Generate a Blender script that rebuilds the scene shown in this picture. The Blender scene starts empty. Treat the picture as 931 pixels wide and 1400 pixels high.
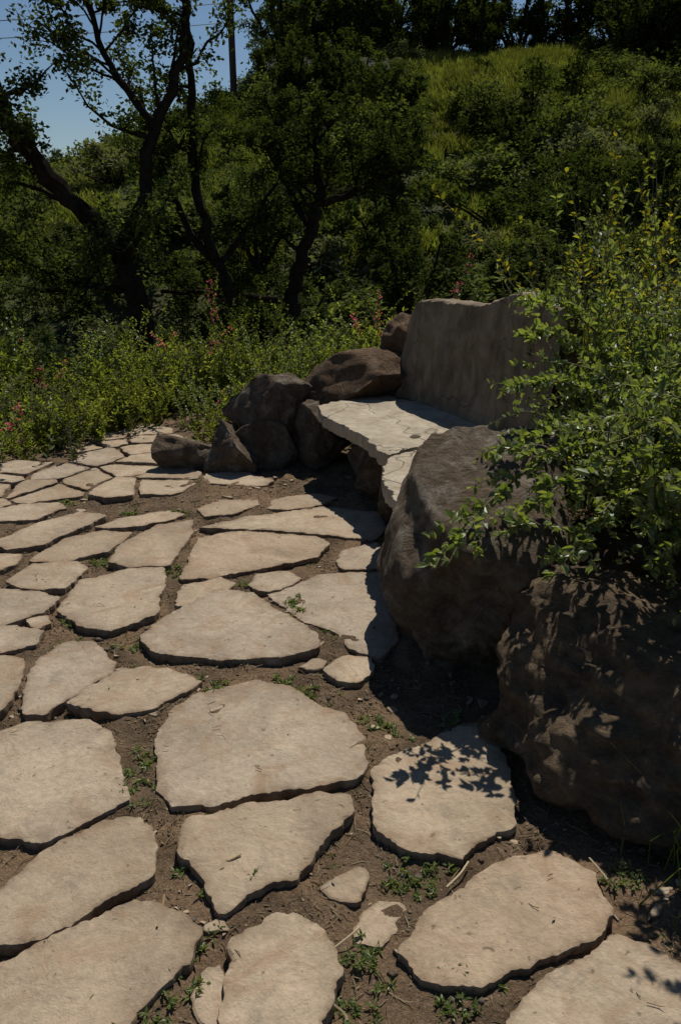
import bpy, math, random
import numpy as np
from mathutils import Vector, Matrix, noise
random.seed(7); R=np.random.default_rng(7)
scene=bpy.context.scene
CAMH=1.6; PITCH=math.radians(20.2); sp,cp=math.sin(PITCH),math.cos(PITCH); F=1089.
# survey helpers: measurements taken off the photograph -> real world metres
def G(u,v,z=0.0):
    a=(u-465.5)/F; b=(700-v)/F; t=(CAMH-z)/(sp-b*cp); return (a*t,t*(cp+b*sp))
def D(u,v,y):
    a=(u-465.5)/F; b=(700-v)/F; t=y/(cp+b*sp); return (a*t,y,CAMH+t*(b*cp-sp))

# ------------------------------------------------------------ geometry accumulator
class Geo:
    def __init__(s): s.v=[];s.l=[];s.n=[];s.m=[];s.c=0;s.attr=[]
    def add(s,V,Fc,mat=0,attr=None): s.add2(V,[Fc],mat,attr)
    def add2(s,V,groups,mat=0,attr=None):
        V=np.asarray(V,dtype=np.float32).reshape(-1,3)
        for Fc in groups:
            Fc=np.asarray(Fc,dtype=np.int64); s.l.append((Fc+s.c).ravel()); s.n.append(np.full(len(Fc),Fc.shape[1])); s.m.append(np.full(len(Fc),mat))
        s.v.append(V); s.attr.append(np.zeros(len(V)) if attr is None else np.asarray(attr,dtype=float)); s.c+=len(V)
    def mesh(s,name,mats,smooth=False,attr=False,sharp=None):
        me=bpy.data.meshes.new(name); V=np.concatenate(s.v); L=np.concatenate(s.l); N=np.concatenate(s.n); M=np.concatenate(s.m)
        me.vertices.add(len(V)); me.vertices.foreach_set('co',V.ravel())
        me.loops.add(len(L)); me.loops.foreach_set('vertex_index',L.astype(np.int32))
        me.polygons.add(len(N)); st=np.concatenate([[0],np.cumsum(N)[:-1]])
        me.polygons.foreach_set('loop_start',st.astype(np.int32)); me.polygons.foreach_set('loop_total',N.astype(np.int32))
        me.polygons.foreach_set('material_index',M.astype(np.int32))
        me.polygons.foreach_set('use_smooth',np.full(len(N),smooth))
        for m in mats: me.materials.append(m)
        me.update(calc_edges=True)
        if attr:
            a=me.attributes.new('edge','FLOAT','POINT'); a.data.foreach_set('value',np.concatenate(s.attr).astype(np.float32))
        me.validate()
        if sharp: me.set_sharp_from_angle(angle=math.radians(sharp))
        return me
def link(name,me,parent=None,loc=(0,0,0),rot=(0,0,0),sc=(1,1,1)):
    o=bpy.data.objects.new(name,me); scene.collection.objects.link(o); o.location=loc;o.rotation_euler=rot;o.scale=sc
    if parent: o.parent=parent
    return o
def nrm(A): return A/np.maximum(np.linalg.norm(A,axis=-1,keepdims=True),1e-9)
def leaves(g,P,Dr,L,W,mat=0,nb=None,fold=.25):
    P=np.asarray(P);n=len(P)
    if n==0: return
    Dr=nrm(np.asarray(Dr)); up=R.normal(size=(n,3))*.55+np.array([0,0,1.]) if nb is None else nb
    S=nrm(np.cross(Dr,up)+1e-6); N=nrm(np.cross(S,Dr)); L=np.broadcast_to(L,(n,))[:,None]; W=np.broadcast_to(W,(n,))[:,None]
    v=np.stack([P,P+Dr*L*.3+S*W*.5+N*W*fold,P+Dr*L*.68+S*W*.42+N*W*fold,P+Dr*L-N*L*.08,P+Dr*L*.68-S*W*.42+N*W*fold,P+Dr*L*.3-S*W*.5+N*W*fold],1).reshape(-1,3)
    b=(np.arange(n)*6)[:,None]
    g.add(v,np.concatenate([b+np.array([[0,1,2,3]]),b+np.array([[0,3,4,5]])]),mat)
def quads(g,P,L,W,mat=0):
    P=np.asarray(P);n=len(P); Dr=nrm(R.normal(size=(n,3))*np.array([1,1,.6])); up=R.normal(size=(n,3))*.8+np.array([0,0,1.])
    S=nrm(np.cross(Dr,up)); L=np.broadcast_to(L,(n,))[:,None]; W=np.broadcast_to(W,(n,))[:,None]
    v=np.stack([P-Dr*L*.5,P+S*W*.5,P+Dr*L*.5,P-S*W*.5],1).reshape(-1,3)
    g.add(v,(np.arange(n)*4)[:,None]+np.array([[0,1,2,3]]),mat)
def tube(g,path,rad,sides=6,mat=0,rough=0):
    path=np.asarray(path,dtype=float); n=len(path); rad=np.broadcast_to(rad,(n,))
    T=nrm(np.gradient(path,axis=0)); ref=np.array([.31,.17,.93]) if abs(T[0][2])<.9 else np.array([1.,.1,0])
    A=nrm(np.cross(T,ref)); B=np.cross(T,A); th=np.arange(sides)*2*math.pi/sides
    rr=rad[:,None]*(1+ (R.normal(size=(n,sides))*rough if rough else 0))
    V=path[:,None]+rr[...,None]*(np.cos(th)[None,:,None]*A[:,None]+np.sin(th)[None,:,None]*B[:,None])
    i=np.arange(n-1)[:,None]*sides; j=np.arange(sides)[None]; k=(j+1)%sides
    g.add(V.reshape(-1,3),np.stack([i+j,i+k,i+k+sides,i+j+sides],-1).reshape(-1,4),mat)
def smoothpath(p,n=4):
    p=np.asarray(p,dtype=float); out=[]
    q=np.vstack([2*p[0]-p[1],p,2*p[-1]-p[-2]])
    for i in range(1,len(q)-2):
        for k in range(n):
            t=k/n; a,b,c,d=q[i-1],q[i],q[i+1],q[i+2]
            out.append(.5*((2*b)+(-a+c)*t+(2*a-5*b+4*c-d)*t*t+(-a+3*b-3*c+d)*t**3))
    out.append(p[-1]); return np.array(out)

# ------------------------------------------------------------ materials
def newmat(name):
    m=bpy.data.materials.new(name); m.use_nodes=True; nt=m.node_tree; nt.nodes.clear()
    o=nt.nodes.new('ShaderNodeOutputMaterial'); return m,nt,o
def nz(nt,vec,scale,detail=6,rough=.6,dist=0):
    n=nt.nodes.new('ShaderNodeTexNoise'); n.inputs['Scale'].default_value=scale; n.inputs['Detail'].default_value=detail
    n.inputs['Roughness'].default_value=rough; n.inputs['Distortion'].default_value=dist
    if vec is not None: nt.links.new(vec,n.inputs['Vector'])
    return n.outputs['Fac']
def ramp(nt,fac,stops):
    r=nt.nodes.new('ShaderNodeValToRGB'); e=r.color_ramp.elements
    while len(e)<len(stops): e.new(.5)
    for x,(p,c) in zip(e,stops):
        x.position=p; x.color=(c,c,c,1) if not hasattr(c,'__len__') else (*c,1)
    nt.links.new(fac,r.inputs[0]); return r.outputs[0]
def mix(nt,fac,a,b,mode='MIX'):
    m=nt.nodes.new('ShaderNodeMix'); m.data_type='RGBA'; m.blend_type=mode
    for val,i in ((fac,0),(a,6),(b,7)):
        if hasattr(val,'is_linked') or hasattr(val,'links'): nt.links.new(val,m.inputs[i])
        elif i==0: m.inputs[0].default_value=val
        else: m.inputs[i].default_value=(*val,1)
    return m.outputs[2]
def math_(nt,op,a,b=0.):
    m=nt.nodes.new('ShaderNodeMath'); m.operation=op
    for i,v in enumerate((a,b)):
        if hasattr(v,'links'): nt.links.new(v,m.inputs[i])
        else: m.inputs[i].default_value=v
    return m.outputs[0]
def coord(nt,kind='Object'):
    return nt.nodes.new('ShaderNodeTexCoord').outputs[kind]
def bsdf(nt,o,col,rough=.9,spec=.2,bump=None,bs=.5,bd=.01):
    b=nt.nodes.new('ShaderNodeBsdfPrincipled')
    if hasattr(col,'links'): nt.links.new(col,b.inputs['Base Color'])
    else: b.inputs['Base Color'].default_value=(*col,1)
    b.inputs['Roughness'].default_value=rough; b.inputs['Specular IOR Level'].default_value=spec
    if bump is not None:
        n=nt.nodes.new('ShaderNodeBump'); n.inputs['Strength'].default_value=bs; n.inputs['Distance'].default_value=bd
        nt.links.new(bump,n.inputs['Height']); nt.links.new(n.outputs[0],b.inputs['Normal'])
    nt.links.new(b.outputs[0],o.inputs[0]); return b
def leafmat(name,cols,trans=.35,gloss=0.):
    m,nt,o=newmat(name); gi=nt.nodes.new('ShaderNodeNewGeometry').outputs['Random Per Island']
    k=len(cols); c=ramp(nt,gi,[(i/(k-1),x) for i,x in enumerate(cols)])
    oi=nt.nodes.new('ShaderNodeObjectInfo').outputs['Random']
    br=ramp(nt,oi,[(0,.6),(1,1.35)]); c=mix(nt,1.,c,br,'MULTIPLY')
    b=nt.nodes.new('ShaderNodeBsdfDiffuse'); nt.links.new(c,b.inputs[0]); t=nt.nodes.new('ShaderNodeBsdfTranslucent')
    tc=mix(nt,1.,c,(1.5,1.55,.55),'MULTIPLY'); nt.links.new(tc,t.inputs[0])
    ms=nt.nodes.new('ShaderNodeMixShader'); ms.inputs[0].default_value=trans
    nt.links.new(b.outputs[0],ms.inputs[1]); nt.links.new(t.outputs[0],ms.inputs[2]); out=ms.outputs[0]
    if gloss:
        gl=nt.nodes.new('ShaderNodeBsdfGlossy'); gl.inputs['Roughness'].default_value=.45; gl.inputs[0].default_value=(.9,.95,1,1)
        m2=nt.nodes.new('ShaderNodeMixShader'); m2.inputs[0].default_value=gloss; nt.links.new(out,m2.inputs[1]); nt.links.new(gl.outputs[0],m2.inputs[2]); out=m2.outputs[0]
    nt.links.new(out,o.inputs[0]); return m

def m_flag():
    m,nt,o=newmat('sandstone_flag'); co=coord(nt); gi=nt.nodes.new('ShaderNodeNewGeometry').outputs['Random Per Island']
    base=ramp(nt,gi,[(0,(.295,.23,.16)),(.35,(.36,.288,.203)),(.7,(.32,.265,.198)),(1,(.345,.265,.18))])
    big=ramp(nt,nz(nt,co,3.2,5,.6,.6),[(.28,.72),(.5,1.),(.68,1.14)]); c=mix(nt,1.,base,big,'MULTIPLY')
    fine=ramp(nt,nz(nt,co,60,5,.7),[(.3,.82),(.7,1.12)]); c=mix(nt,1.,c,fine,'MULTIPLY')
    st=ramp(nt,nz(nt,co,5,6,.7,1.4),[(.50,0.),(.66,.7)]); c=mix(nt,st,c,(.25,.168,.105))
    gr=ramp(nt,nz(nt,co,8.3,6,.75,.3),[(.56,0.),(.68,.5)]); c=mix(nt,gr,c,(.17,.145,.115))
    sp_=ramp(nt,nz(nt,co,38,2,.5),[(.69,0.),(.73,.65)]); c=mix(nt,sp_,c,(.10,.078,.055))
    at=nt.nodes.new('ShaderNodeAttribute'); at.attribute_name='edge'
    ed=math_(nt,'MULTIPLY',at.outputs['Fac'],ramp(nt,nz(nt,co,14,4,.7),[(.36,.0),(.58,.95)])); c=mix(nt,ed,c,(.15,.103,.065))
    h=math_(nt,'ADD',math_(nt,'MULTIPLY',nz(nt,co,11,8,.65,.5),1.3),math_(nt,'MULTIPLY',nz(nt,co,120,3,.7),.25))
    bsdf(nt,o,c,.92,.1,h,.65,.018); return m
def m_rock(name,a,b,lich=(.24,.22,.18),bd=.04):
    m,nt,o=newmat(name); co=coord(nt)
    c=mix(nt,ramp(nt,nz(nt,co,2.6,5,.6,.8),[(.35,0.),(.65,1.)]),a,b)
    c=mix(nt,ramp(nt,nz(nt,co,7,7,.75,.3),[(.48,0.),(.6,.85)]),c,lich)
    c=mix(nt,1.,c,ramp(nt,nz(nt,co,22,6,.75),[(.25,.4),(.7,1.35)]),'MULTIPLY')
    h=math_(nt,'ADD',math_(nt,'MULTIPLY',nz(nt,co,6,9,.7,1.2),2.2),math_(nt,'MULTIPLY',nz(nt,co,45,5,.8),.6))
    bsdf(nt,o,c,.95,.1,h,1.,bd); return m
def m_ground():
    m,nt,o=newmat('ground_soil'); co=coord(nt)
    soil=mix(nt,ramp(nt,nz(nt,co,5,5,.65,.5),[(.35,0.),(.65,1.)]),(.105,.072,.045),(.185,.13,.083))
    soil=mix(nt,ramp(nt,nz(nt,co,2.1,3,.6,.6),[(.46,0.),(.6,.75)]),soil,(.25,.165,.10))
    soil=mix(nt,1.,soil,ramp(nt,nz(nt,co,90,5,.8),[(.3,.45),(.7,1.35)]),'MULTIPLY')
    soil=mix(nt,ramp(nt,nz(nt,co,180,2,.5),[(.66,0.),(.7,.8)]),soil,(.32,.26,.18))
    far=mix(nt,ramp(nt,nz(nt,co,.14,5,.65,.3),[(.40,0.),(.6,1.)]),(.04,.05,.02),(.09,.09,.04))
    far=mix(nt,1.,far,ramp(nt,nz(nt,co,1.6,6,.8),[(.3,.5),(.7,1.3)]),'MULTIPLY')
    sx=nt.nodes.new('ShaderNodeSeparateXYZ'); nt.links.new(co,sx.inputs[0])
    f=ramp(nt,math_(nt,'MULTIPLY',sx.outputs[1],.02),[(.24,0.),(.36,1.)])
    c=mix(nt,f,soil,far)
    h=math_(nt,'ADD',nz(nt,co,30,8,.75),math_(nt,'MULTIPLY',nz(nt,co,160,3,.8),.5))
    bsdf(nt,o,c,.97,.08,h,.9,.024); return m
FLAG=m_flag(); SOIL=m_ground()
ROCK=m_rock('boulder_sandstone',(.125,.09,.06),(.175,.135,.095),(.24,.21,.165)); ROCKL=m_rock('pale_sandstone',(.27,.21,.15),(.20,.15,.10),(.30,.27,.22))
ROCKR=m_rock('reddish_sandstone',(.17,.105,.06),(.12,.078,.048),(.2,.15,.1))
ROCKB=m_rock('brown_sandstone',(.175,.125,.078),(.23,.17,.11),(.12,.092,.068),.045)
def m_seat(name,a,b,crk=.012,dk=.66):
    m,nt,o=newmat(name); co=coord(nt)
    c=mix(nt,ramp(nt,nz(nt,co,4,5,.6,1.),[(.35,0.),(.65,1.)]),a,b)
    mp=nt.nodes.new('ShaderNodeMapping'); mp.inputs['Scale'].default_value=(1,1,.35); nt.links.new(co,mp.inputs[0])
    c=mix(nt,1.,c,ramp(nt,nz(nt,mp.outputs[0],11,7,.7,.5),[(.3,dk),(.68,1.16)]),'MULTIPLY')
    w=nt.nodes.new('ShaderNodeTexVoronoi'); w.feature='DISTANCE_TO_EDGE'; w.inputs['Scale'].default_value=1.3
    wv=nt.nodes.new('ShaderNodeTexNoise'); wv.inputs['Scale'].default_value=3; nt.links.new(co,wv.inputs['Vector'])
    vm=nt.nodes.new('ShaderNodeVectorMath'); vm.operation='MULTIPLY_ADD'; vm.inputs[1].default_value=(.6,.6,.6)
    nt.links.new(wv.outputs['Color'],vm.inputs[0]); nt.links.new(co,vm.inputs[2]); nt.links.new(vm.outputs[0],w.inputs['Vector'])
    cr=ramp(nt,w.outputs['Distance'],[(.0,.6),(crk,0.)]); c=mix(nt,cr,c,(.09,.07,.05))
    h=math_(nt,'SUBTRACT',math_(nt,'ADD',nz(nt,co,12,7,.65,.6),math_(nt,'MULTIPLY',nz(nt,co,90,3,.7),.25)),cr)
    bsdf(nt,o,c,.93,.1,h,.7,.02); return m
SEAT=m_seat('bench_seat_stone',(.39,.34,.26),(.31,.26,.19),.008); BACK=m_seat('bench_back_stone',(.25,.20,.14),(.14,.108,.075),.006,.55)
def m_bark():
    m,nt,o=newmat('oak_bark'); co=coord(nt); c=mix(nt,ramp(nt,nz(nt,co,9,4,.7),[(.35,0.),(.65,1.)]),(.012,.010,.008),(.03,.025,.02))
    b=nt.nodes.new('ShaderNodeBsdfDiffuse'); nt.links.new(c,b.inputs[0]); nt.links.new(b.outputs[0],o.inputs[0]); return m
BARK=m_bark()
OAKL=leafmat('oak_leaves',[(.022,.036,.012),(.04,.058,.018),(.075,.092,.03),(.045,.062,.022)],.3)
CHAP=leafmat('chaparral_leaves',[(.035,.052,.018),(.07,.09,.03),(.115,.13,.045),(.08,.098,.04)],.33)
SAGE=leafmat('sage_leaves',[(.09,.10,.055),(.13,.14,.078),(.11,.12,.06)],.3)
WEED=leafmat('weed_leaves',[(.10,.13,.03),(.165,.195,.045),(.23,.25,.07),(.14,.16,.04)],.5)
SHRB=leafmat('shrub_leaves',[(.075,.11,.028),(.14,.18,.052),(.215,.24,.09),(.11,.14,.04)],.42,.04)
YELL=leafmat('yellow_leaves',[(.18,.18,.03),(.31,.27,.035),(.15,.17,.03),(.38,.28,.04)],.45)
GRAS=leafmat('grass_blades',[(.09,.115,.03),(.15,.17,.045),(.20,.19,.07)],.3)
PINK=leafmat('pink_petals',[(.45,.08,.22),(.55,.15,.30)],.4)
STRAW=leafmat('straw',[(.18,.13,.07),(.30,.23,.13),(.38,.31,.20),(.12,.08,.045)],.1)
def plain(name,c,r=.8):
    m,nt,o=newmat(name); co=coord(nt); cc=mix(nt,1.,c,ramp(nt,nz(nt,co,12,3,.7),[(.3,.7),(.7,1.2)]),'MULTIPLY'); bsdf(nt,o,cc,r,.2); return m
STEM=plain('green_stem',(.12,.11,.05)); WOOD=plain('pole_wood',(.05,.038,.03)); WIRE=plain('wire_metal',(.03,.03,.03),.5)
WALL=plain('house_wall',(.05,.035,.03)); ROOF=plain('house_roof',(.015,.012,.010),1.); GLASS=plain('window_glass',(.01,.012,.015),.2); TRIM=plain('house_trim',(.08,.065,.05))

# ------------------------------------------------------------ terrain
def ss(a,b,x): t=np.clip((x-a)/(b-a),0,1); return t*t*(3-2*t)
def H(x,y):
    x=np.asarray(x,float);y=np.asarray(y,float)
    ye=y+.3*np.clip(-x-2,0,6)
    z=-1.9*ss(7.5,14.5,ye)
    top=4.0+6.0*ss(-17,-1,x)+1.0*ss(4,12,x)
    hill=np.clip((y-16)/(54-16),0,1)
    z=z+(top+1.9)*(hill**.92)
    z=z-ss(58,120,y)*(top+3)
    z=z+ss(15,24,y)*(1-ss(60,110,y))*(.45*np.sin(x*.33+y*.12)+.3*np.sin(x*.71-y*.4+1))
    z=z+.6*ss(2.6,6,x)*(1-ss(7,14,y))*ss(0,4,y)
    return z
def grade(lo,a,b,hi,step,g=1.12):
    c=list(np.arange(a,b,step)); s=step; x=c[-1]
    while x<hi: s=min(s*g,12); x+=s; c.append(x)
    s=step;x=a;l=[]
    while x>lo: s=min(s*g,12); x-=s; l.append(x)
    return np.array(l[::-1]+c)
xs=grade(-320,-2.2,1.8,320,.018); ys=grade(-60,1.0,5.5,520,.018)
X,Y=np.meshgrid(xs,ys); Z=H(X,Y)
def gn(x,y): return .024*noise.fractal(Vector((x*2.6,y*2.6,0)),.9,2.1,3)+.012*noise.fractal(Vector((x*13,y*13,4)),.7,2.1,4)
Zn=np.array([gn(x,y) if (abs(x)<9 and -2<y<16) else 0. for x,y in zip(X.ravel(),Y.ravel())]).reshape(X.shape)
Z=Z+np.clip(Zn,-.014,.04)+.011
nx,ny=len(xs),len(ys); i=np.arange(ny-1)[:,None]*nx; j=np.arange(nx-1)[None]
g=Geo(); g.add(np.stack([X,Y,Z],-1).reshape(-1,3),np.stack([i+j,i+j+1,i+j+1+nx,i+j+nx],-1).reshape(-1,4))
link('ground',g.mesh('ground',[SOIL],True))
def gz(x,y): return max(-.014,min(.04,gn(x,y)))+.011

# ------------------------------------------------------------ flagstones
ST=[
[(232,970),(262,950),(345,928),(400,940),(440,965),(470,975),(495,1005),(498,1045),(488,1062),(420,1075),(340,1085),(290,1098),(240,1100),(218,1080),(214,1010)],
[(190,870),(225,845),(300,806),(345,812),(380,835),(434,870),(432,885),(390,900),(300,902),(215,893)],
[(362,812),(440,785),(520,782),(535,830),(545,875),(520,900),(478,885),(460,862),(420,850)],
[(-60,1010),(0,1000),(40,988),(120,985),(150,998),(160,1040),(176,1090),(120,1120),(60,1150),(20,1150),(-60,1135)],
[(245,1150),(262,1120),(340,1102),(430,1088),(478,1086),(480,1110),(440,1150),(415,1185),(400,1200),(340,1220),(305,1245),(280,1205),(250,1170)],
[(512,1050),(560,1022),(630,992),(662,988),(680,1010),(695,1050),(705,1100),(700,1125),(650,1150),(625,1172),(560,1165),(515,1135),(510,1100)],
[(10,1215),(60,1165),(140,1125),(195,1118),(215,1140),(205,1200),(140,1235),(100,1265),(40,1283),(-60,1290),(-60,1250)],
[(-100,1370),(0,1325),(90,1275),(190,1232),(230,1240),(272,1275),(262,1310),(200,1370),(160,1420),(100,1480),(-60,1500),(-100,1450)],
[(320,1290),(370,1255),(405,1247),(440,1270),(470,1320),(455,1360),(430,1420),(400,1460),(320,1450),(305,1400),(315,1330)],
[(540,1300),(590,1245),(660,1190),(750,1160),(810,1190),(835,1245),(810,1280),(740,1310),(650,1345),(580,1340)],
[(700,1380),(760,1330),(850,1280),(900,1300),(970,1340),(960,1450),(800,1480),(690,1440)],
[(32,950),(50,900),(90,880),(125,878),(160,905),(150,922),(110,945),(60,975),(38,975)],
[(92,962),(130,935),(170,912),(230,915),(280,932),(265,942),(210,970),(160,978)],
[(78,835),(110,795),(180,778),(222,775),(225,795),(212,840),(150,862),(110,855)],
[(10,795),(45,770),(105,767),(120,777),(90,803),(50,808)],
[(248,790),(270,735),(340,726),(430,735),(452,745),(430,762),(360,775),(290,788)],
[(150,770),(165,745),(215,720),(265,711),(262,730),(230,775),(180,776)],
[(40,765),(90,735),(140,725),(180,728),(150,752),(80,768)],
[(-10,740),(50,715),(110,700),(145,705),(110,722),(60,745),(10,750)],
[(-40,810),(0,805),(45,808),(80,818),(60,838),(0,855),(-40,850)],
[(-40,860),(10,856),(62,862),(50,880),(0,892),(-40,890)],
[(-60,905),(10,895),(30,900),(28,935),(10,965),(-20,985),(-60,985)],
[(238,828),(250,800),(300,790),(322,798),(300,815),(260,828)],
[(342,800),(350,785),(390,780),(410,790),(400,800),(365,810)],
[(130,720),(165,708),(220,700),(255,702),(230,712),(170,722)],
[(-50,715),(-30,700),(30,688),(80,686),(90,692),(50,708),(0,712)],
[(365,695),(375,683),(430,674),(460,680),(440,690),(390,697)],
[(272,722),(330,708),(440,692),(515,698),(530,722),(510,738),(440,730),(360,724)],
[(445,915),(470,897),(503,900),(508,915),(490,933),(460,930)],
[(437,1215),(460,1195),(495,1187),(500,1205),(490,1232),(455,1228)],
[(485,1270),(500,1240),(535,1230),(550,1240),(540,1270),(515,1290),(488,1288)],
[(278,1330),(303,1312),(310,1350),(300,1398),(275,1395),(268,1365)],
[(-60,770),(-10,757),(30,757),(20,770),(-20,785),(-60,790)],
[(40,846),(65,842),(72,852),(55,860),(42,857)],
[(458,768),(470,752),(515,742),(528,765),(515,775),(470,778)],
[(405,912),(430,900),(448,903),(430,915)],
[(270,695),(300,683),(350,680),(355,690),(320,703),(280,706)],
]
TH={27:.026,34:.026,26:.026,35:.022,28:.025,33:.028,29:.024,30:.024,31:.026,36:.026,2:.029,15:.03}
polys=[[G(u,v,TH.get(k,.036)) for u,v in s] for k,s in enumerate(ST)]
def clip(poly,m,nv):
    out=[]
    for k in range(len(poly)):
        a=poly[k];b=poly[(k+1)%len(poly)]; da=(a[0]-m[0])*nv[0]+(a[1]-m[1])*nv[1]; db=(b[0]-m[0])*nv[0]+(b[1]-m[1])*nv[1]
        if da<=0: out.append(a)
        if da*db<0: t=da/(da-db); out.append((a[0]+t*(b[0]-a[0]),a[1]+t*(b[1]-a[1])))
    return out
def inpoly(P,poly):
    P=np.asarray(P); c=np.zeros(len(P),bool); n=len(poly)
    for k in range(n):
        x1,y1=poly[k];x2,y2=poly[(k+1)%n]
        cond=((y1>P[:,1])!=(y2>P[:,1]))&(P[:,0]<(x2-x1)*(P[:,1]-y1)/((y2-y1) if y2!=y1 else 1e-9)+x1); c^=cond
    return c
region=[(-4.6,.8),(-4.6,3.7),(-2.9,4.75),(-2.25,5.15),(-1.85,5.75),(-1.45,6.3),(-1.2,6.1),(-1.15,5.35),(-1.05,4.98),(-.5,4.95),(-.25,4.85),(-.4,4.66),(-1.0,4.62),(-1.9,4.6),(-2.1,4.3),(-2.0,3.7),(-1.7,2.9),(-1.5,2.2),(-1.4,.8)]
seeds=[]; yy=.5; row=0
while yy<7:
    xx=-5.2+(.22 if row%2 else 0)
    while xx<1.0:
        if random.random()>.16: seeds.append((xx+random.uniform(-.21,.21),yy+random.uniform(-.14,.14)))
        if random.random()<.12: seeds.append((xx+random.uniform(-.21,.21),yy+random.uniform(-.14,.14)))
        xx+=.40
    yy+=.26; row+=1
S=np.array(seeds); keep=inpoly(S,region)
for k in np.where(keep)[0]:
    c=S[k]; p=[(c[0]-.5,c[1]-.5),(c[0]+.5,c[1]-.5),(c[0]+.5,c[1]+.5),(c[0]-.5,c[1]+.5)]
    for q in S[np.linalg.norm(S-c,axis=1)<1.3]:
        d=q-c; L=math.hypot(*d)
        if L<1e-6: continue
        p=clip(p,c+d*(.5-random.uniform(.008,.02)/L),d)
    if len(p)>=3:
        q=np.array(p); 
        if (q.max(0)-q.min(0)).min()>.07: polys.append(p)
def outline(p,step=.014,amp=.008,seed=0.,grow=0.):
    p=np.array(p); x,y=p[:,0],p[:,1]
    if (x*np.roll(y,-1)-y*np.roll(x,-1)).sum()<0: p=p[::-1]
    q=[]
    for k in range(len(p)):
        a=p[k];b=p[(k+1)%len(p)]; L=np.linalg.norm(b-a); f=min(.2,.007/max(L,1e-6)); q+= [a*(1-f)+b*f,a*f+b*(1-f)]
    p=np.array(q); o=[]
    for k in range(len(p)):
        a=p[k];b=p[(k+1)%len(p)]; n=max(1,int(np.linalg.norm(b-a)/step))
        for t in range(n): o.append(a+(b-a)*t/n)
    o=np.array(o); T=np.roll(o,-2,0)-np.roll(o,2,0); N=nrm(np.column_stack([T[:,1],-T[:,0]]))
    for k in range(len(o)):
        x,y=o[k]
        n1=noise.noise(Vector((x*9,y*9,seed)))*amp*1.5+noise.noise(Vector((x*26,y*26,seed)))*amp*1.2+noise.noise(Vector((x*75,y*75,seed)))*amp*.8
        o[k]=o[k]+N[k]*(n1+grow)
    return o
def slab(g,p,top,bot,seed,tilt=(0,0),amp=.008,chip=.006,wav=.005,step=.014,grow=0.):
    o=outline(p,step,amp,seed,grow); c=o.mean(0); n=len(o); rings=[];at=[]
    T=np.roll(o,-2,0)-np.roll(o,2,0); N=np.column_stack([T[:,1],-T[:,0]]); N=nrm((N+np.roll(N,1,0)+np.roll(N,-1,0))); Rm=np.linalg.norm(o-c,axis=1).min()
    ch=np.array([max(0,noise.noise(Vector((a[0]*18,a[1]*18,seed+5)))) for a in o])[:,None]
    def ring(ins,z,e,f=None,dz=0.):
        xy=o-N*np.minimum(ins,Rm*.4) if f is None else c+(o-c)*f
        zz=np.array([z+ (wav*(noise.fractal(Vector((a[0]*5,a[1]*5,seed)),.8,2.,5)) if z>=top-.012 else 0) + (a-c)@np.array(tilt) for a in xy])+dz
        rings.append(np.column_stack([xy,zz])); at.append(np.full(n,e))
    chf=ch[:,0]
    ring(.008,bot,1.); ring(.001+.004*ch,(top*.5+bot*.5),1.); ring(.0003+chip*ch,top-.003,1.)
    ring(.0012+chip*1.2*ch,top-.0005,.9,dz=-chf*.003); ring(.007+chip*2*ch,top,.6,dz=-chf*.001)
    for f,e in ((.86,.25),(.65,.08),(.4,0),(.2,0)): ring(0,top,e,f)
    V=np.concatenate(rings+[np.array([[c[0],c[1],rings[-1][:,2].mean()]])]); A=np.concatenate(at+[np.zeros(1)])
    i=np.arange(len(rings)-1)[:,None]*n; j=np.arange(n)[None]; k=(j+1)%n
    Q=np.stack([i+j,i+k,i+k+n,i+j+n],-1).reshape(-1,4); b=(len(rings)-1)*n
    Tt=np.stack([b+j[0],b+k[0],np.full(n,len(V)-1)],-1)
    g.add2(V,[Q,Tt],0,A); return o
g=Geo(); outs=[]
for k,p in enumerate(polys):
    vor=k>=len(ST)
    top=TH.get(k,.036)+random.uniform(-.004,.006)-(0.004 if vor else 0)
    if k in TH: top=TH[k]
    outs.append(slab(g,p,top,-.03,k*3.7,(random.uniform(-.012,.012),random.uniform(-.012,.012)),step=.02 if vor else .010,grow=0. if vor else .007))
def onstone(P):
    m=np.zeros(len(P),bool)
    for o in outs:
        lo=o.min(0)-.02;hi=o.max(0)+.02
        s=np.where((P[:,0]>lo[0])&(P[:,0]<hi[0])&(P[:,1]>lo[1])&(P[:,1]<hi[1]))[0]
        if len(s): m[s]|=inpoly(P[s],o[::2])
    return m
# broken stone fragments lying in the joints
rf=np.random.default_rng(31); P=np.column_stack([rf.uniform(-1.6,1.2,3000),rf.uniform(1.0,5.0,3000)]); P=P[~onstone(P)]
dn=np.array([noise.noise(Vector((p[0]*3,p[1]*3,21))) for p in P]); P=P[dn>-.05][:260]; nst=len(outs)
for p in P:
    r=.008+.03*rf.random()**2; m=int(rf.integers(4,7)); a=np.sort(rf.random(m)*6.28); pl=[(p[0]+math.cos(t)*r*rf.uniform(.7,1.3),p[1]+math.sin(t)*r*rf.uniform(.6,1.1)) for t in a]
    try: slab(g,pl,gz(*p)+rf.uniform(.003,.010),gz(*p)-.01,float(rf.random()*50),(rf.normal()*.1,rf.normal()*.1),amp=.002,chip=.001,wav=.001,step=.006)
    except Exception: pass
link('flagstone_path',g.mesh('flagstone_path',[FLAG],True,True,38))

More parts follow.
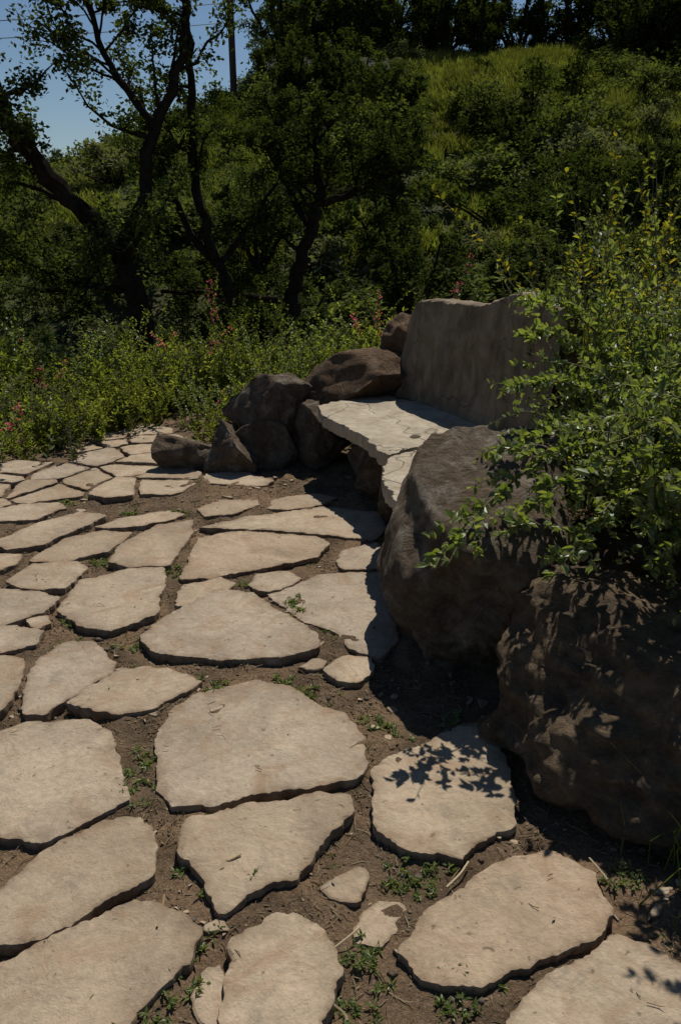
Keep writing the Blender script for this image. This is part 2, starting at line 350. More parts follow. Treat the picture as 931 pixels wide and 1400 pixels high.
# ------------------------------------------------------------ boulders
def boulder(name,loc,rad,rot=(0,0,0),mat=ROCK,seed=0,sub=5,parent=None,cuts=11,rough=1.,cmin=.48,cmax=.78,ridge=.012,mid=0.):
    import bmesh
    bm=bmesh.new(); bmesh.ops.create_icosphere(bm,subdivisions=sub,radius=1.)
    rr=random.Random(seed); planes=[]
    for _ in range(cuts):
        n=Vector((rr.gauss(0,1),rr.gauss(0,1),rr.gauss(0,.8))).normalized(); planes.append((n,rr.uniform(cmin,cmax)))
    off=Vector((seed*7.3,seed*1.7,seed*3.1))
    for v in bm.verts:
        p=v.co.copy(); r=1.12+.20*noise.noise(p*1.1+off)+.10*noise.noise(p*2.7+off)
        p=p*r
        for n,d in planes:
            e=p.dot(n)-d-.04*noise.noise(p*2.3+off)
            if e>0: p-=n*e*.96
        nn=v.co
        rd_=noise.ridged_multi_fractal(p*1.3+off,.9,2.1,4,1.,2.)
        p+=nn*rough*(.05*noise.fractal(p*3.1+off,.8,2.2,8)+ridge*(1-rd_))
        if mid: q=Vector((p.x*1.,p.y*1.,p.z*2.2)); p+=nn*mid*noise.turbulence(q*2.4+off,5,False,noise_basis='PERLIN_ORIGINAL')
        v.co=Vector((p.x*rad[0],p.y*rad[1],p.z*rad[2]))
    for f in bm.faces: f.smooth=True
    me=bpy.data.meshes.new(name); bm.to_mesh(me); bm.free(); me.materials.append(mat)
    return link(name,me,parent,loc,rot)
rd=math.radians
boulder('leaning_boulder',(.58,3.02,.34),(.35,.66,.42),(rd(28),rd(6),rd(-14)),ROCK,3,6,cuts=7,rough=1.,cmin=.7,cmax=.9)
boulder('large_boulder',(1.0,2.20,.09),(.53,.52,.35),(rd(4),rd(4),rd(-25)),ROCKB,12,6,cuts=5,rough=1.3,cmin=.76,cmax=.95,ridge=.02,mid=.09)
boulder('boulder',(1.02,3.05,.22),(.26,.28,.28),(0,0,.6),ROCK,21,5)
boulder('boulder',(-1.03,5.18,.09),(.22,.18,.2),(0,.1,.3),ROCK,31,5)
boulder('boulder',(-.74,5.17,.10),(.27,.22,.22),(.1,.2,.9),ROCK,32,5)
boulder('boulder',(-.46,5.42,.30),(.36,.27,.29),(rd(10),rd(28),.3),ROCK,33,5)
boulder('boulder',(-.5,5.25,.08),(.30,.18,.23),(0,0,.1),ROCK,39,5)
boulder('boulder',(.0,5.58,.43),(.54,.33,.24),(rd(5),rd(-10),.05),ROCKR,34,5)
boulder('boulder',(-.15,5.35,.14),(.30,.26,.27),(0,0,.3),ROCK,35,5)
boulder('boulder',(.40,5.78,.56),(.2,.22,.38),(rd(4),rd(4),.2),ROCKR,36,5)
boulder('boulder',(1.5,2.9,.3),(.35,.35,.35),(0,0,.2),ROCK,38,5)

# ------------------------------------------------------------ bench
bench=bpy.data.objects.new('stone_bench',None); scene.collection.objects.link(bench)
z=.45
g=Geo()
s1=[G(u,v,z) for u,v in [(437,556),(456,550),(500,545),(532,542),(575,552),(640,572),(700,590),(700,600),(600,606),(529,622),(512,608),(500,598),(470,582),(440,569)]]
slab(g,s1,.455,.375,1.3,(.0,.004),.014,.006,.006)
link('seat_far_slab',g.mesh('seat_far',[SEAT],True,True,38),bench)
g=Geo()
s2=[G(u,v,z) for u,v in [(530,624),(600,608),(698,602),(760,640),(740,720),(640,745),(560,712),(545,690),(526,662),(524,640)]]
slab(g,s2,.450,.365,4.1,(.0,.0),.014,.006,.006)
link('seat_near_slab',g.mesh('seat_near',[SEAT],True,True,38),bench)
for k,(x,y,r) in enumerate([(.14,4.96,.24),(.20,4.62,.23),(.33,4.28,.24),(.42,3.95,.24),(.46,3.6,.24),(.50,3.3,.24)]):
    boulder('riser_stone_%d'%k,(x+.09,y,.15),(r,r*1.15,.27),(0,0,k),ROCKR if k%2 else ROCK,50+k,5,bench)
bp=smoothpath([(.35,5.52,0),(.60,5.05,0),(.81,4.62,0),(.95,4.25,0),(1.03,4.02,0)],14)[:,:2]
tops_s=[0,.03,.07,.11,.16,.3,.42,.52,.6,.68,.74,.8,.88,.95,1.]; tops_z=[.68,.86,1.02,1.09,1.105,1.115,1.12,1.125,1.16,1.21,1.225,1.22,1.20,1.19,1.17]
sl=np.concatenate([[0],np.cumsum(np.linalg.norm(np.diff(bp,axis=0),axis=1))]); sn=sl/sl[-1]
nS=110; nH=50; sN=np.linspace(0,1,nS); bx=np.interp(sN,sn,bp[:,0]); by=np.interp(sN,sn,bp[:,1]); tz=np.interp(sN,tops_s,tops_z)+np.array([.014*noise.noise(Vector((s*14,0,3)))+.012*noise.noise(Vector((s*50,0,7))) for s in sN])
tx=np.gradient(bx);ty=np.gradient(by);ln=np.hypot(tx,ty); nxv=-ty/ln; nyv=tx/ln
if nxv.mean()<0: nxv,nyv=-nxv,-nyv
rows=[]
for h in np.linspace(0,1,nH): rows.append(('f',h))
for e in (.1,.3,.5,.7,.9): rows.append(('t',e))
for h in np.linspace(0,1,nH)[::-3]: rows.append(('b',h))
V=[]
for kind,h in rows:
    for k in range(nS):
        z0=.40; lean=.08; rg2=.006*(h==1)
        if kind=='f': zz=z0+(tz[k]-z0)*h-rg2; o=lean*h
        elif kind=='t': zz=tz[k]+.006*math.sin(h*3.14)+.008*noise.noise(Vector((bx[k]*12,by[k]*12,h*3))); o=lean+.006+h*.12
        else: zz=z0-.4+(tz[k]-z0+.4)*h-rg2; o=.15+lean*h+(.06*(1-h))
        o+=noise.fractal(Vector((bx[k]*3,by[k]*3,zz*3+(9 if kind=='b' else 0))),.8,2.,7)*.02
        endr=min(k,nS-1-k)*(sl[-1]/nS); rr_=max(0,.03-endr); o+= rr_*.6*(1 if kind=='f' else (-1 if kind=='b' else 0))
        V.append((bx[k]+nxv[k]*o,by[k]+nyv[k]*o,zz))
nR=len(rows); i=np.arange(nR-1)[:,None]*nS; j=np.arange(nS-1)[None]
Q=np.stack([i+j,i+j+1,i+j+1+nS,i+j+nS],-1).reshape(-1,4)
caps=[np.array([[r*nS+col for r in range(nR)]]) for col in (0,nS-1)]
g=Geo(); g.add2(V,[Q]+caps)
link('backrest',g.mesh('backrest',[BACK],True),bench)

# ------------------------------------------------------------ trees
def oak(name,limbs,leafsize=.045,nch=9,ntw=7,nl=40,clen=(1.0,1.7),start=.35,seed=0,asmesh=False,spr=.1,end=1.):
    rg=random.Random(seed); g=Geo(); LP=[]
    for path,r0,r1 in limbs:
        P=smoothpath(path,5); n=len(P)
        P[1:-1]+=R.normal(size=(n-2,3))*r0*.25
        tube(g,P,np.linspace(r0,r1,n),8,0,.09)
        for c in range(nch):
            t=start+(end-start)*(c+rg.random())/nch; k=min(n-2,int(t*(n-1))); b=P[k]
            tang=nrm(P[k+1]-P[k]); dr=nrm(tang*.5+np.array([rg.gauss(0,.8),rg.gauss(0,.8),rg.gauss(.35,.45)]))
            L=rg.uniform(*clen)*(1.1-.5*t); m=7; Q=[b]
            for s in range(m):
                dr=nrm(dr+R.normal(size=3)*.25+np.array([0,0,.04])); Q.append(Q[-1]+dr*L/m)
            Q=np.array(Q); rb=max(.008,(r0+(r1-r0)*t)*.42); tube(g,Q,np.linspace(rb,.006,m+1),5)
            for w in range(ntw):
                q=Q[min(m,2+int(rg.random()*(m-1)))]; d2=nrm(R.normal(size=3)+dr*.6+np.array([0,0,.3])); l2=rg.uniform(.25,.6)*L*.5
                T=[q]
                for s in range(3): d2=nrm(d2+R.normal(size=3)*.2); T.append(T[-1]+d2*l2/3)
                T=np.array(T); tube(g,T,[.007,.005,.004,.003],3)
                u=1+R.random(nl)*2; a=np.minimum(u.astype(int),2); f=(u-a)[:,None]
                LP.append(T[a]*(1-f)+T[a+1]*f+R.normal(size=(nl,3))*spr*L*.7)
    LP=np.concatenate(LP); quads(g,LP,leafsize*R.uniform(.7,1.3,len(LP)),leafsize*.62,1)
    me=g.mesh(name,[BARK,OAKL]); 
    return me if asmesh else link(name,me)
oak('oak_tree',[
 ([D(212,500,10),D(186,400,10),D(165,345,10),D(110,285,9.9),D(45,215,9.7),D(5,150,9.6),D(-20,70,9.5)],.145,.07),
 ([D(165,345,10),D(196,270,10.1),D(212,170,10.2),D(245,90,10.3),D(252,10,10.4),D(255,-70,10.5)],.085,.04),
 ([D(212,170,10.2),D(150,90,10.3),D(120,0,10.5)],.05,.03),
 ([D(186,400,10),D(120,390,10.2),D(40,400,10.4)],.05,.03)],.06,10,9,48,seed=1,start=.3,clen=(.9,1.5),spr=.09)
oak('oak_tree',[
 ([D(322,420,11),D(290,330,11),D(268,260,11),D(266,170,11.1),D(258,60,11.2),D(250,-40,11.3)],.075,.035),
 ([D(310,385,11),D(250,300,11.1),D(212,200,11.2),D(190,120,11.3)],.06,.025),
 ([D(300,360,11),D(345,300,11.2),D(380,250,11.5)],.045,.02)],.06,6,6,34,seed=2,start=.35,end=.7,clen=(.7,1.2))
oak('oak_tree',[
 ([D(400,430,12),D(408,370,12),D(425,310,12),D(437,270,12.1),D(432,200,12.1),D(455,165,12.2)],.11,.04),
 ([D(434,278,12.1),D(490,262,12.2),D(545,228,12.3)],.06,.025),
 ([D(425,310,12),D(385,240,12.2),D(360,190,12.3)],.05,.025),
 ([D(380,410,12),D(300,402,12),D(220,398,12)],.05,.025)],.062,9,9,48,seed=3,start=.3,clen=(.9,1.5))
def generic(seed,h):
    rg=random.Random(seed); L=[]
    base=np.zeros(3); fork=np.array([rg.uniform(-.2,.2),rg.uniform(-.2,.2),h*.22])
    L.append(([base,fork*.5+np.array([.05,0,0]),fork],.17,.13))
    for k in range(6):
        a=k*1.047+rg.uniform(-.4,.4); s=rg.uniform(.18,.42)*h
        L.append(([fork,fork+np.array([math.cos(a)*s*.5,math.sin(a)*s*.5,h*.25]),fork+np.array([math.cos(a)*s,math.sin(a)*s,h*rg.uniform(.40,.66)])],.09,.03))
    return oak('gen_oak',L,.12,6,7,34,(1.0,1.6),.2,seed,asmesh=True,spr=.12)
OM=[generic(s,h) for s,h in ((11,4.2),(12,4.8),(13,3.8))]
def put_tree(name,x,y,s,k,dz=0): link(name,OM[k%3],None,(x,y,float(H(x,y))-.1+dz),(0,0,random.uniform(0,6.28)),(s,s,s*random.uniform(.9,1.1)))
for k,(x,y,s) in enumerate([(-6.5,13.5,.65),(-9,16,.7),(-3.8,15,.6),(-1.2,15.5,.7),(1.4,17,.65),(4.2,19,.6),(-6,19,.6),(-2.0,20,.75),(1.2,22,.7),(-11,21,.6),(-1.5,27,.8),(-4.9,12.2,.45),(1.8,29,.8),(7.0,24,.5),(10,27,.55),(6.5,33,.6)]):
    put_tree('oak_tree',x,y,s,k)
ridge=bpy.data.objects.new('distant_trees',None); scene.collection.objects.link(ridge)
rt=[]
for k in range(13): rt.append((-3.6+k*.95+random.uniform(-.5,.5),random.uniform(51,57),random.uniform(1.0,1.6)))
for k in range(5): rt.append((-2.9+k*1.3+random.uniform(-.4,.4),random.uniform(38,42),random.uniform(.75,1.)))
for k in range(16): rt.append((random.uniform(15.5,30),random.uniform(43,58),random.uniform(1.1,1.8)))
for k in range(8): rt.append((random.uniform(-30,-12),random.uniform(42,54),random.uniform(.4,.6)))
rt+=[(9,57,1.3),(11,57,1.5),(13,57.5,1.3),(14.5,56,1.6),(-2.2,40.5,.9),(-1.2,40.5,.95),(-.6,42,1.0),(.2,40.5,.95),(1.4,40,.8)]
for k,(x,y,s) in enumerate(rt):
    link('tree_%d'%k,OM[k%3],ridge,(x,y,float(H(x,y))-.6*s),(0,0,random.uniform(0,6.28)),(s,s,s))

# ------------------------------------------------------------ brush on the hillside
def bush(seed,n,size,mat,dens=9):
    rg=np.random.default_rng(seed); g=Geo(); P=[]
    for k in range(dens):
        c=np.array([rg.normal()*.42,rg.normal()*.42,rg.uniform(.25,.8)]); r=rg.uniform(.2,.4)
        d=nrm(rg.normal(size=(n//dens,3))); rr=r*(rg.random((n//dens,1))**.4)*(1+.2*rg.normal(size=(n//dens,1)))
        q=c+d*rr; q[:,2]=np.abs(q[:,2]); P.append(q)
        tube(g,[np.array([0,0,0]),c*.5+rg.normal(size=3)*.05,c],[.03,.02,.01],4,1)
    P=np.concatenate(P); quads(g,P,size*R.uniform(.7,1.4,len(P)),size*.6,0); return g.mesh('bush',[mat,BARK])
BM=[bush(1,1500,.1,CHAP),bush(2,1500,.1,CHAP,12),bush(3,1500,.1,OAKL,8),bush(4,1300,.09,SAGE,10),bush(5,1500,.105,CHAP,14)]
hb=bpy.data.objects.new('hillside_brush',None); scene.collection.objects.link(hb)
for k in range(1250):
    y=14.5+41*random.random()**.85; w=.46*y+2; x=random.uniform(-w,w)
    dn=noise.noise(Vector((x*.12,y*.1,2.))); grass=(y>41 and 4<x<14.5)
    if grass and random.random()<.85: continue
    if dn<-.12 and y>24 and random.random()<.6: continue
    s=random.uniform(.4,.95)*(1.9 if random.random()<.17 else 1)
    if y<22: s*=.8
    kk=random.choice([0,1,2,4,0,1,3,3] if dn<.15 else [2,2,0,4])
    link('brush_%d'%k,BM[kk],hb,(x,y,float(H(x,y))-.1),(random.uniform(-.2,.2),random.uniform(-.2,.2),random.uniform(0,6.28)),(s*random.uniform(.9,1.4),s*random.uniform(.9,1.4),s*random.uniform(.8,1.2)))
def tuft(seed,n,rad,h,w,mat):
    rg=np.random.default_rng(seed); g=Geo(); P=np.column_stack([rg.uniform(-rad,rad,n),rg.uniform(-rad,rad,n),np.zeros(n)])
    d=nrm(np.column_stack([rg.normal(0,.3,n),rg.normal(0,.3,n),np.ones(n)])); L=h*rg.uniform(.3,1.3,n)[:,None]; S=nrm(np.cross(d,rg.normal(size=(n,3))))*w
    bend=np.column_stack([rg.normal(0,.25,n),rg.normal(0,.25,n),np.zeros(n)])*L
    v=np.stack([P-S*.5,P+S*.5,P+d*L*.6+S*.4+bend*.3,P+d*L+bend],1).reshape(-1,3)
    g.add(v,(np.arange(n)*4)[:,None]+np.array([[0,1,2,3]])); return g.mesh('grass',[mat])
GM=[tuft(s,600,.9,.4,.045,GRAS) for s in (1,2)]
hg=bpy.data.objects.new('hillside_grass',None); scene.collection.objects.link(hg)
for k in range(780):
    y=random.uniform(22,56); w=.47*y+2; x=random.uniform(-w,w)
    if k<400: y=random.uniform(39,56); x=random.uniform(3,15.5)
    s=random.uniform(.6,1.2); link('grass_%d'%k,GM[k%2],hg,(x,y,float(H(x,y))-.03),(rd(18),0,0),(s,s,random.uniform(.5,1.5)))

# ------------------------------------------------------------ weeds / herbs
def stemplant(g,rg,root,dirv,L,nleaf,ll,lw,mat,smat=0,droop=.15,r=.003,seg=8,t0=.1,flower=None):
    d=nrm(np.array(dirv,float)); Q=[np.array(root,float)]
    for s in range(seg): d=nrm(d+rg.normal(size=3)*.10+np.array([0,0,-droop*s/seg])); Q.append(Q[-1]+d*L/seg)
    Q=np.array(Q); tube(g,Q,np.linspace(r,r*.35,seg+1),4,smat)
    t=(t0+(1-t0)*np.sort(rg.random(nleaf)))*seg; a=np.minimum(t.astype(int),seg-1); f=(t-a)[:,None]; P=Q[a]*(1-f)+Q[a+1]*f
    T=nrm(Q[a+1]-Q[a]); side=nrm(np.cross(T,rg.normal(size=(nleaf,3)))); dr=side+T*.55+np.array([0,0,.15])
    sz=(1.1-.45*(t/seg))*rg.uniform(.6,1.3,nleaf); leaves(g,P,dr,ll*sz,lw*sz,mat)
    if flower is not None:
        n=26; P=Q[-1]+(Q[-3]-Q[-1])*rg.random((n,1))*1.2+rg.normal(size=(n,3))*.012
        leaves(g,P,rg.normal(size=(n,3)),.022,.018,flower)
    return Q
def weed(seed,ns,h,ll,lw,nleaf,mat,spread=.12,fl=None,lean=.25):
    rg=np.random.default_rng(seed); g=Geo()
    for s in range(ns):
        root=(rg.normal()*spread,rg.normal()*spread,0); stemplant(g,rg,root,(rg.normal()*lean,rg.normal()*lean,1),h*rg.uniform(.55,1.1),nleaf,ll,lw,1,flower=2 if (fl is not None and s<1) else None)
    return g.mesh('weed',[STEM,mat,fl or PINK])
WM=[weed(1,12,.55,.05,.024,34,WEED),weed(2,13,.5,.036,.016,46,WEED),weed(3,10,.6,.04,.015,46,SAGE),weed(4,14,.45,.055,.028,28,WEED),weed(5,12,.6,.036,.017,42,SHRB),weed(6,9,.62,.04,.016,42,SHRB,fl=PINK)]
wp=bpy.data.objects.new('wild_brush',None); scene.collection.objects.link(wp)
patio_edge=[(-6,3.4),(-2.9,4.95),(-2.25,5.3),(-1.85,5.95),(-1.45,6.45),(-1.1,5.9),(-1.0,5.6),(-.6,5.7),(0,6.0),(.5,6.15),(.95,5.3),(1.3,4.4),(1.5,3.5),(3,2),(3,-2),(-6,-2)]
n=0
while n<760:
    y=random.uniform(3.8,13) if n>420 else random.uniform(4.5,8.5); x=random.uniform(-.52*y-.6,.48*y+.6)
    if inpoly(np.array([[x,y]]),patio_edge)[0]: continue
    n+=1
    s=random.uniform(.5,1.1)*(1.0 if y<7 else 1.25)
    if x>.6 and y>5.6: s*=1.35
    k=random.choice([0,1,1,0,2,3,4]) if random.random()>.06 else 5
    link('weed_%d'%n,WM[k],wp,(x,y,float(H(x,y))-.03),(random.uniform(-.15,.15),random.uniform(-.15,.15),random.uniform(0,6.28)),(s*1.15,s*1.15,s))
def tallshrub(name,x,y,h,ns,seed,mat,fl=None,ll=.035,lw=.017,nl=90,spread=.18,lean=.22):
    rg=np.random.default_rng(seed); g=Geo(); b=float(H(x,y))-.05
    for s in range(ns):
        stemplant(g,rg,(x+rg.normal()*spread,y+rg.normal()*spread,b),(rg.normal()*lean,rg.normal()*lean,1),h*rg.uniform(.5,1.1),nl,ll,lw,1,r=.005,droop=.1,flower=2 if (fl and s<fl) else None)
    return link(name,g.mesh(name,[STEM,mat,PINK]))
tallshrub('wild_shrub',-.95,7.1,1.35,28,21,WEED,3)
tallshrub('wild_shrub',-.45,6.5,1.0,26,22,SHRB)
tallshrub('wild_shrub',.25,7.6,1.15,28,23,WEED,3)
tallshrub('wild_shrub',.9,7.4,1.35,28,24,SAGE,3)
tallshrub('wild_shrub',1.7,7.0,1.6,38,25,SAGE,2)
tallshrub('wild_shrub',2.4,7.6,1.95,34,26,WEED,0)
tallshrub('wild_shrub',-1.9,7.6,.9,24,27,WEED,2)
tallshrub('yellow_wildflower_shrub',1.42,4.9,1.62,26,28,YELL,0,.05,.026,40,.14,.12)
tallshrub('yellow_wildflower_shrub',1.72,4.5,2.05,26,29,YELL,0,.055,.028,44,.16,.10)
tallshrub('yellow_wildflower_shrub',1.95,4.9,2.2,22,31,WEED,0,.05,.026,50,.16,.10)
tallshrub('yellow_wildflower_shrub',1.62,3.9,1.8,22,30,YELL,0,.05,.026,50,.14,.12)

# ------------------------------------------------------------ large shrub beside the bench
g=Geo(); rg=np.random.default_rng(5)
ENV=[((1.30,3.30,.78),(.54,.70,.36),160),((1.62,4.1,.9),(.6,.8,.5),120),((1.36,2.75,.72),(.40,.5,.36),110),((1.18,1.92,1.02),(.26,.42,.26),120),((1.75,3.4,1.2),(.5,.8,.45),90),((1.2,3.85,.9),(.30,.45,.32),70),((1.08,2.5,.95),(.32,.34,.2),55)]
for c,r,n in ENV:
    for k in range(n):
        d=nrm(rg.normal(size=3)); tip=np.array(c)+d*np.array(r)*rg.uniform(.5,1.18)
        root=np.array([c[0]+rg.normal()*.15+.15,c[1]+rg.normal()*.2,c[2]-r[2]*.8+rg.normal()*.08]); v=tip-root; L=np.linalg.norm(v)*1.1
        s=rg.choice([.75,1.,1.25]); stemplant(g,rg,root,v+np.array([0,0,.25]),L,int((26+L*36)/s),.046*s,.023*s,1,droop=.28,r=.004,t0=.2)
def branch(pts,nl,ll=.044,lw=.024,twigs=6):
    Q=smoothpath(pts,5); tube(g,Q,np.linspace(.006,.002,len(Q)),5,0); n=len(Q)
    t=(.08+.92*rg.random(nl))*(n-1); a=np.minimum(t.astype(int),n-2); f=(t-a)[:,None]; P=Q[a]*(1-f)+Q[a+1]*f; T=nrm(Q[a+1]-Q[a])
    sd=nrm(np.cross(T,rg.normal(size=(nl,3))*.5+np.array([0,0,1.]))*np.where(rg.random((nl,1))<.5,1,-1)); leaves(g,P,sd+T*.8,ll*rg.uniform(.6,1.1,nl),lw,1)
    for k in range(twigs):
        i=int((.2+.78*k/twigs)*(n-1)); tv=nrm(Q[min(i+1,n-1)]-Q[i]); s=nrm(np.cross(tv,[0,0,1.]))*(1 if k%2 else -1)
        stemplant(g,rg,Q[i],tv+s*.8+np.array([0,0,.25]),rg.uniform(.08,.22),18,ll*.85,lw*.9,1,droop=.25,r=.002,seg=4)
branch([(1.15,3.05,.75),(.85,2.82,.82),(.55,2.56,.74),(.27,2.28,.58)],120,twigs=13)
branch([(1.2,2.95,.7),(.95,2.68,.80),(.72,2.48,.78),(.48,2.30,.66)],100,twigs=11)
branch([(1.2,2.9,.7),(1.0,2.6,.76),(.82,2.36,.72),(.62,2.16,.58)],90,twigs=10)
branch([(1.2,3.0,.8),(.95,2.8,.9),(.72,2.7,.90),(.52,2.62,.84)],80,twigs=10)
branch([(1.2,3.3,.85),(.9,3.2,.98),(.62,3.1,.97)],80,twigs=9)
branch([(1.2,3.6,.95),(.95,3.5,1.12),(.75,3.4,1.14)],80,twigs=9)
branch([(1.2,3.8,1.1),(.98,3.7,1.25),(.82,3.6,1.25)],80,twigs=9)
branch([(1.3,2.6,.7),(1.1,2.35,.80),(.86,2.1,.78)],70,twigs=8)
branch([(1.3,2.6,.8),(1.05,2.4,.92),(.72,2.22,.9)],70,twigs=8)
branch([(1.35,2.4,.95),(1.12,2.15,1.0),(.88,1.98,.92)],70,twigs=8)
branch([(1.35,2.3,.7),(1.15,2.05,.68),(.96,1.85,.55)],60,twigs=7)
branch([(1.3,2.7,.6),(1.12,2.5,.62),(.98,2.3,.55)],60,twigs=7)
branch([(1.4,2.0,1.0),(1.15,1.8,1.05),(.94,1.65,.98)],70,twigs=8)
for k in range(26):
    b=np.array([rg.uniform(1.15,1.9),rg.uniform(3.2,4.8),.8]); stemplant(g,rg,b,(rg.normal()*.15-.08,rg.normal()*.15,1),rg.uniform(.7,1.15),26,.05,.022,1,droop=.05,r=.004)
link('leafy_shrub',g.mesh('leafy_shrub',[STEM,SHRB]))
g=Geo()
for k in range(50):
    x,y=.93+rg.normal()*.09,1.62+rg.normal()*.08; d=np.array([rg.normal()*.3,rg.normal()*.3,1.]); L=rg.uniform(.1,.34); q=np.array([x,y,.0]); tube(g,[q,q+d*L*.5,q+d*L*.85+np.array([rg.normal(),rg.normal(),0])*L*.2],[.0022,.0018,.0006],3,0)
link('grass_clump',g.mesh('grass_clump',[WEED]))

# ------------------------------------------------------------ joint weeds and litter
g=Geo(); rg=np.random.default_rng(9)
spots=[(330,1225,1.2),(195,1050,1.3),(185,1085,1.2),(525,1005,1.2),(575,1190,1.3),(560,1215,1.),(260,1190,.8),(240,1355,1.3),(190,1395,1.5),(280,1300,.8),(500,1330,1.2),(465,1390,1.2),(410,840,1.3),(395,830,1),(100,857,1),(290,942,1),(385,932,.8),(235,785,1.3),(140,772,1.4),(345,806,1),(190,887,1),(620,992,.8),(630,1370,1.3),(850,1215,1.2),(175,980,.8),(180,705,1),(95,692,1),(240,707,1),(420,950,.8),(60,800,1),(300,700,.6),(520,740,.5)]
for u,v,s in spots:
    x,y=G(u,v,0)
    for k in range(int(12*s)):
        px,py=x+rg.normal()*.03*s,y+rg.normal()*.028*s
        n=int(9+rg.random()*8); a=rg.random(n)*6.28; dr=np.column_stack([np.cos(a),np.sin(a),rg.uniform(.1,1.,n)])
        leaves(g,np.tile([px,py,gz(px,py)+.002],(n,1))+rg.normal(size=(n,3))*.004,dr,rg.uniform(.008,.024,n),.006,0)
P=np.column_stack([rg.uniform(-1.6,1.4,5200),rg.uniform(1.0,5.2,5200)]); P=P[~onstone(P)]
den=np.array([noise.noise(Vector((p[0]*4,p[1]*4,11))) for p in P]); P=P[den>.12][:150]
for p in P:
    n=9; a=rg.random(n)*6.28; dr=np.column_stack([np.cos(a),np.sin(a),rg.uniform(.2,1.2,n)]); leaves(g,np.tile([p[0],p[1],gz(*p)],(n,1))+rg.normal(size=(n,3))*.006*np.array([1,1,.2]),dr,rg.uniform(.006,.018,n),.004,0)
link('joint_weeds',g.mesh('joint_weeds',[SHRB]))
g=Geo()
P=np.column_stack([rg.uniform(-1.8,1.6,90000),rg.uniform(1.0,5.5,90000)]); on=onstone(P)
P=P[(~on)|(rg.random(len(P))<.005)]
cl=np.array([noise.noise(Vector((p[0]*7,p[1]*7,31))) for p in P]); P=P[rg.random(len(P))<np.clip(.45+cl*1.6,.08,1)]; on=onstone(P)
def zt(p,o): return max(gz(*p)+.002,.042 if o else -1)
NN=len(P); n1=int(NN*.5); n2=int(NN*.72)
for p,o in zip(P[:n1],on[:n1]):
    a=rg.random()*6.28; L=rg.uniform(.006,.04)*(2.4 if rg.random()<.12 else 1)
    q=np.array([p[0],p[1],zt(p,o)]); d=np.array([math.cos(a)*L,math.sin(a)*L,rg.normal()*.12*L]); m=q+d*.5+rg.normal(size=3)*L*.08; tube(g,[q,m,q+d],[.0012,.0012,.0007],3,0)
S2=P[n1:n2]; o2=on[n1:n2]; quads(g,np.column_stack([S2,[zt(p,o)+.001 for p,o in zip(S2,o2)]]),rg.uniform(.004,.020,len(S2)),.007,0)
link('dry_litter',g.mesh('dry_litter',[STRAW]))
g=Geo(); S3=P[n2:]; S3=S3[~on[n2:]]; oc=np.array([[1,0,0],[-1,0,0],[0,1,0],[0,-1,0],[0,0,1],[0,0,-1.]]); of=np.array([[0,2,4],[2,1,4],[1,3,4],[3,0,4],[2,0,5],[1,2,5],[3,1,5],[0,3,5]])
for p in S3:
    s=.0025+.006*rg.random()**3+(.012 if rg.random()<.03 else 0); g.add(np.array([p[0],p[1],gz(*p)])+oc*s*rg.uniform(.6,1.2,(6,3))@np.array([[1,0,0],[0,1,0],[0,0,.7]]),of)
link('gravel',g.mesh('gravel',[ROCKL],True))
g=Geo()
for u,v,u2,v2 in [(455,1300,492,1270),(455,1375,475,1398),(805,1175,830,1205),(225,1225,215,1270),(640,1180,610,1215),(300,1180,330,1170)]:
    a=np.array([*G(u,v,.03),.035]);b=np.array([*G(u2,v2,.04),.045]); tube(g,smoothpath([a,(a+b)/2+rg.normal(size=3)*.006,b],3),.0025,5)
link('twigs',g.mesh('twigs',[STRAW]))

# ------------------------------------------------------------ pole, wires, house
g=Geo(); px,py,pz=D(318,80,48); zb=float(H(px,py)); tube(g,[(px,py,zb-1),(px,py,zb+4),(px,py,zb+9.5)],[.2,.18,.15],10,0)
tube(g,[(px-1.1,py,zb+8.8),(px+1.1,py,zb+8.8)],.06,6,0)
link('utility_pole',g.mesh('utility_pole',[WOOD]))
g=Geo()
for o in (-1,0,1):
    for ex,ey,ez in ((-60,40,zb-1),(70,62,zb+4)):
        a=np.array([px+o,py,zb+8.9]);b=np.array([ex,ey+o,ez]); t=np.linspace(0,1,24)[:,None]; Pp=a*(1-t)+b*t; Pp[:,2]-=(4*t*(1-t))[:,0]*1.6; tube(g,Pp,.018,4,0)
for o in (0,.9):
    a=np.array([px,py,zb+5.2-o]);b=np.array([-50,30+o,zb+.5]); t=np.linspace(0,1,24)[:,None]; Pp=a*(1-t)+b*t; Pp[:,2]-=(4*t*(1-t))[:,0]*.8; tube(g,Pp,.018,4,0)
link('power_lines',g.mesh('power_lines',[WIRE]))
house=bpy.data.objects.new('hillside_house',None); scene.collection.objects.link(house)
hx,hy,_=D(450,95,45); hz=float(H(hx,hy))-1.1
def box(name,x0,x1,y0,y1,z0,z1,mat):
    g=Geo(); V=[(x,y,z) for z in (z0,z1) for x,y in ((x0,y0),(x1,y0),(x1,y1),(x0,y1))]
    g.add(V,[[0,3,2,1],[4,5,6,7],[0,1,5,4],[1,2,6,5],[2,3,7,6],[3,0,4,7]]); link(name,g.mesh(name,[mat]),house)
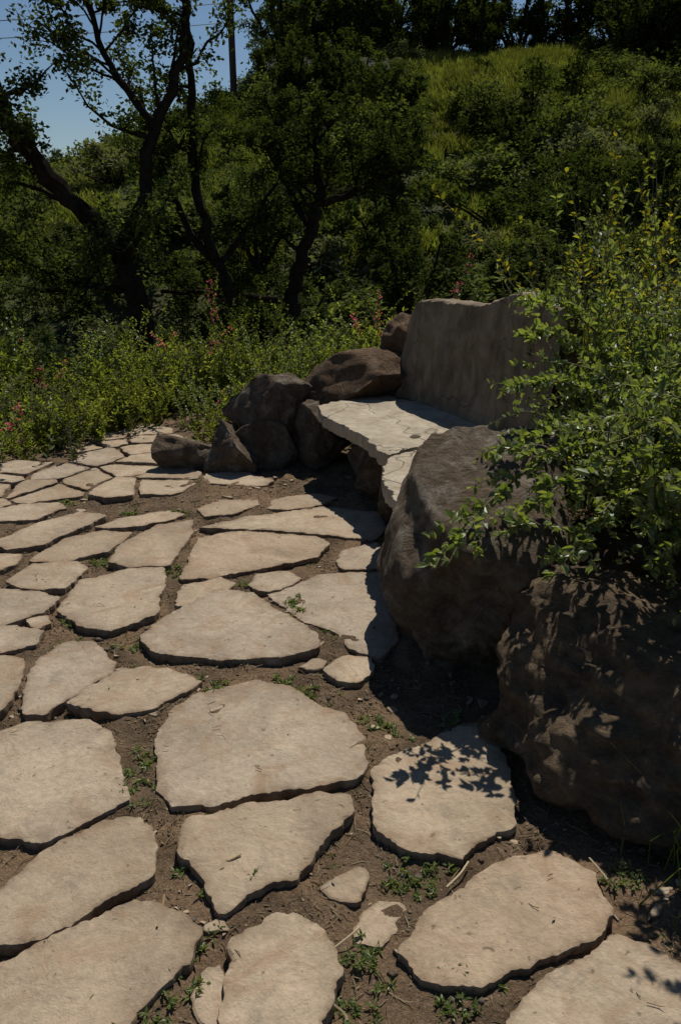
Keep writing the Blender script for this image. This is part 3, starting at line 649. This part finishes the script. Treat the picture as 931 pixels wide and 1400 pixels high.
box('walls',hx-2.6,hx+2.6,hy,hy+4,hz,hz+2.4,WALL)
for k,wx in enumerate((-1.8,-.3,1.3)):
    box('window_%d'%k,hx+wx,hx+wx+.8,hy-.03,hy-.005,hz+1.2,hz+2.0,GLASS); box('sill_%d'%k,hx+wx-.08,hx+wx+.88,hy-.1,hy-.002,hz+1.1,hz+1.19,TRIM)
g=Geo(); V=[(hx-3,hy-.5,hz+2.35),(hx+3,hy-.5,hz+2.35),(hx+3,hy+4.5,hz+2.35),(hx-3,hy+4.5,hz+2.35),(hx-3,hy+2,hz+3.3),(hx+3,hy+2,hz+3.3)]
g.add2(V,[[[0,1,5,4],[2,3,4,5],[3,2,1,0]],[[0,4,3],[1,2,5]]]); link('roof',g.mesh('roof',[ROOF]),house)

# ------------------------------------------------------------ light, sky, camera
EL,AZ=math.radians(57),math.radians(18)
w=bpy.data.worlds.new('World'); scene.world=w; w.use_nodes=True; nt=w.node_tree
sky=nt.nodes.new('ShaderNodeTexSky'); sky.sky_type='NISHITA'; sky.sun_disc=False; sky.sun_elevation=EL; sky.sun_rotation=AZ; sky.air_density=1.0; sky.dust_density=0.; sky.ozone_density=4.
bg=nt.nodes['Background']; bg.inputs[1].default_value=.056; nt.links.new(sky.outputs[0],bg.inputs[0])
sl_=bpy.data.lights.new('sun','SUN'); sl_.energy=5.0; sl_.angle=math.radians(.53); sl_.color=(1,.94,.85)
so=bpy.data.objects.new('sun',sl_); scene.collection.objects.link(so)
sd=Vector((math.sin(AZ)*math.cos(EL),math.cos(AZ)*math.cos(EL),math.sin(EL))); so.rotation_euler=sd.to_track_quat('Z','Y').to_euler(); so.location=sd*30
cam=bpy.data.cameras.new('camera'); co=bpy.data.objects.new('camera',cam); scene.collection.objects.link(co); scene.camera=co
co.location=(0,0,CAMH); co.rotation_euler=(math.radians(90)-PITCH,0,0); cam.sensor_fit='VERTICAL'; cam.sensor_height=36; cam.lens=28; cam.clip_end=2000; cam.clip_start=.05
scene.view_settings.view_transform='Standard'; scene.view_settings.look='None'; scene.view_settings.exposure=0
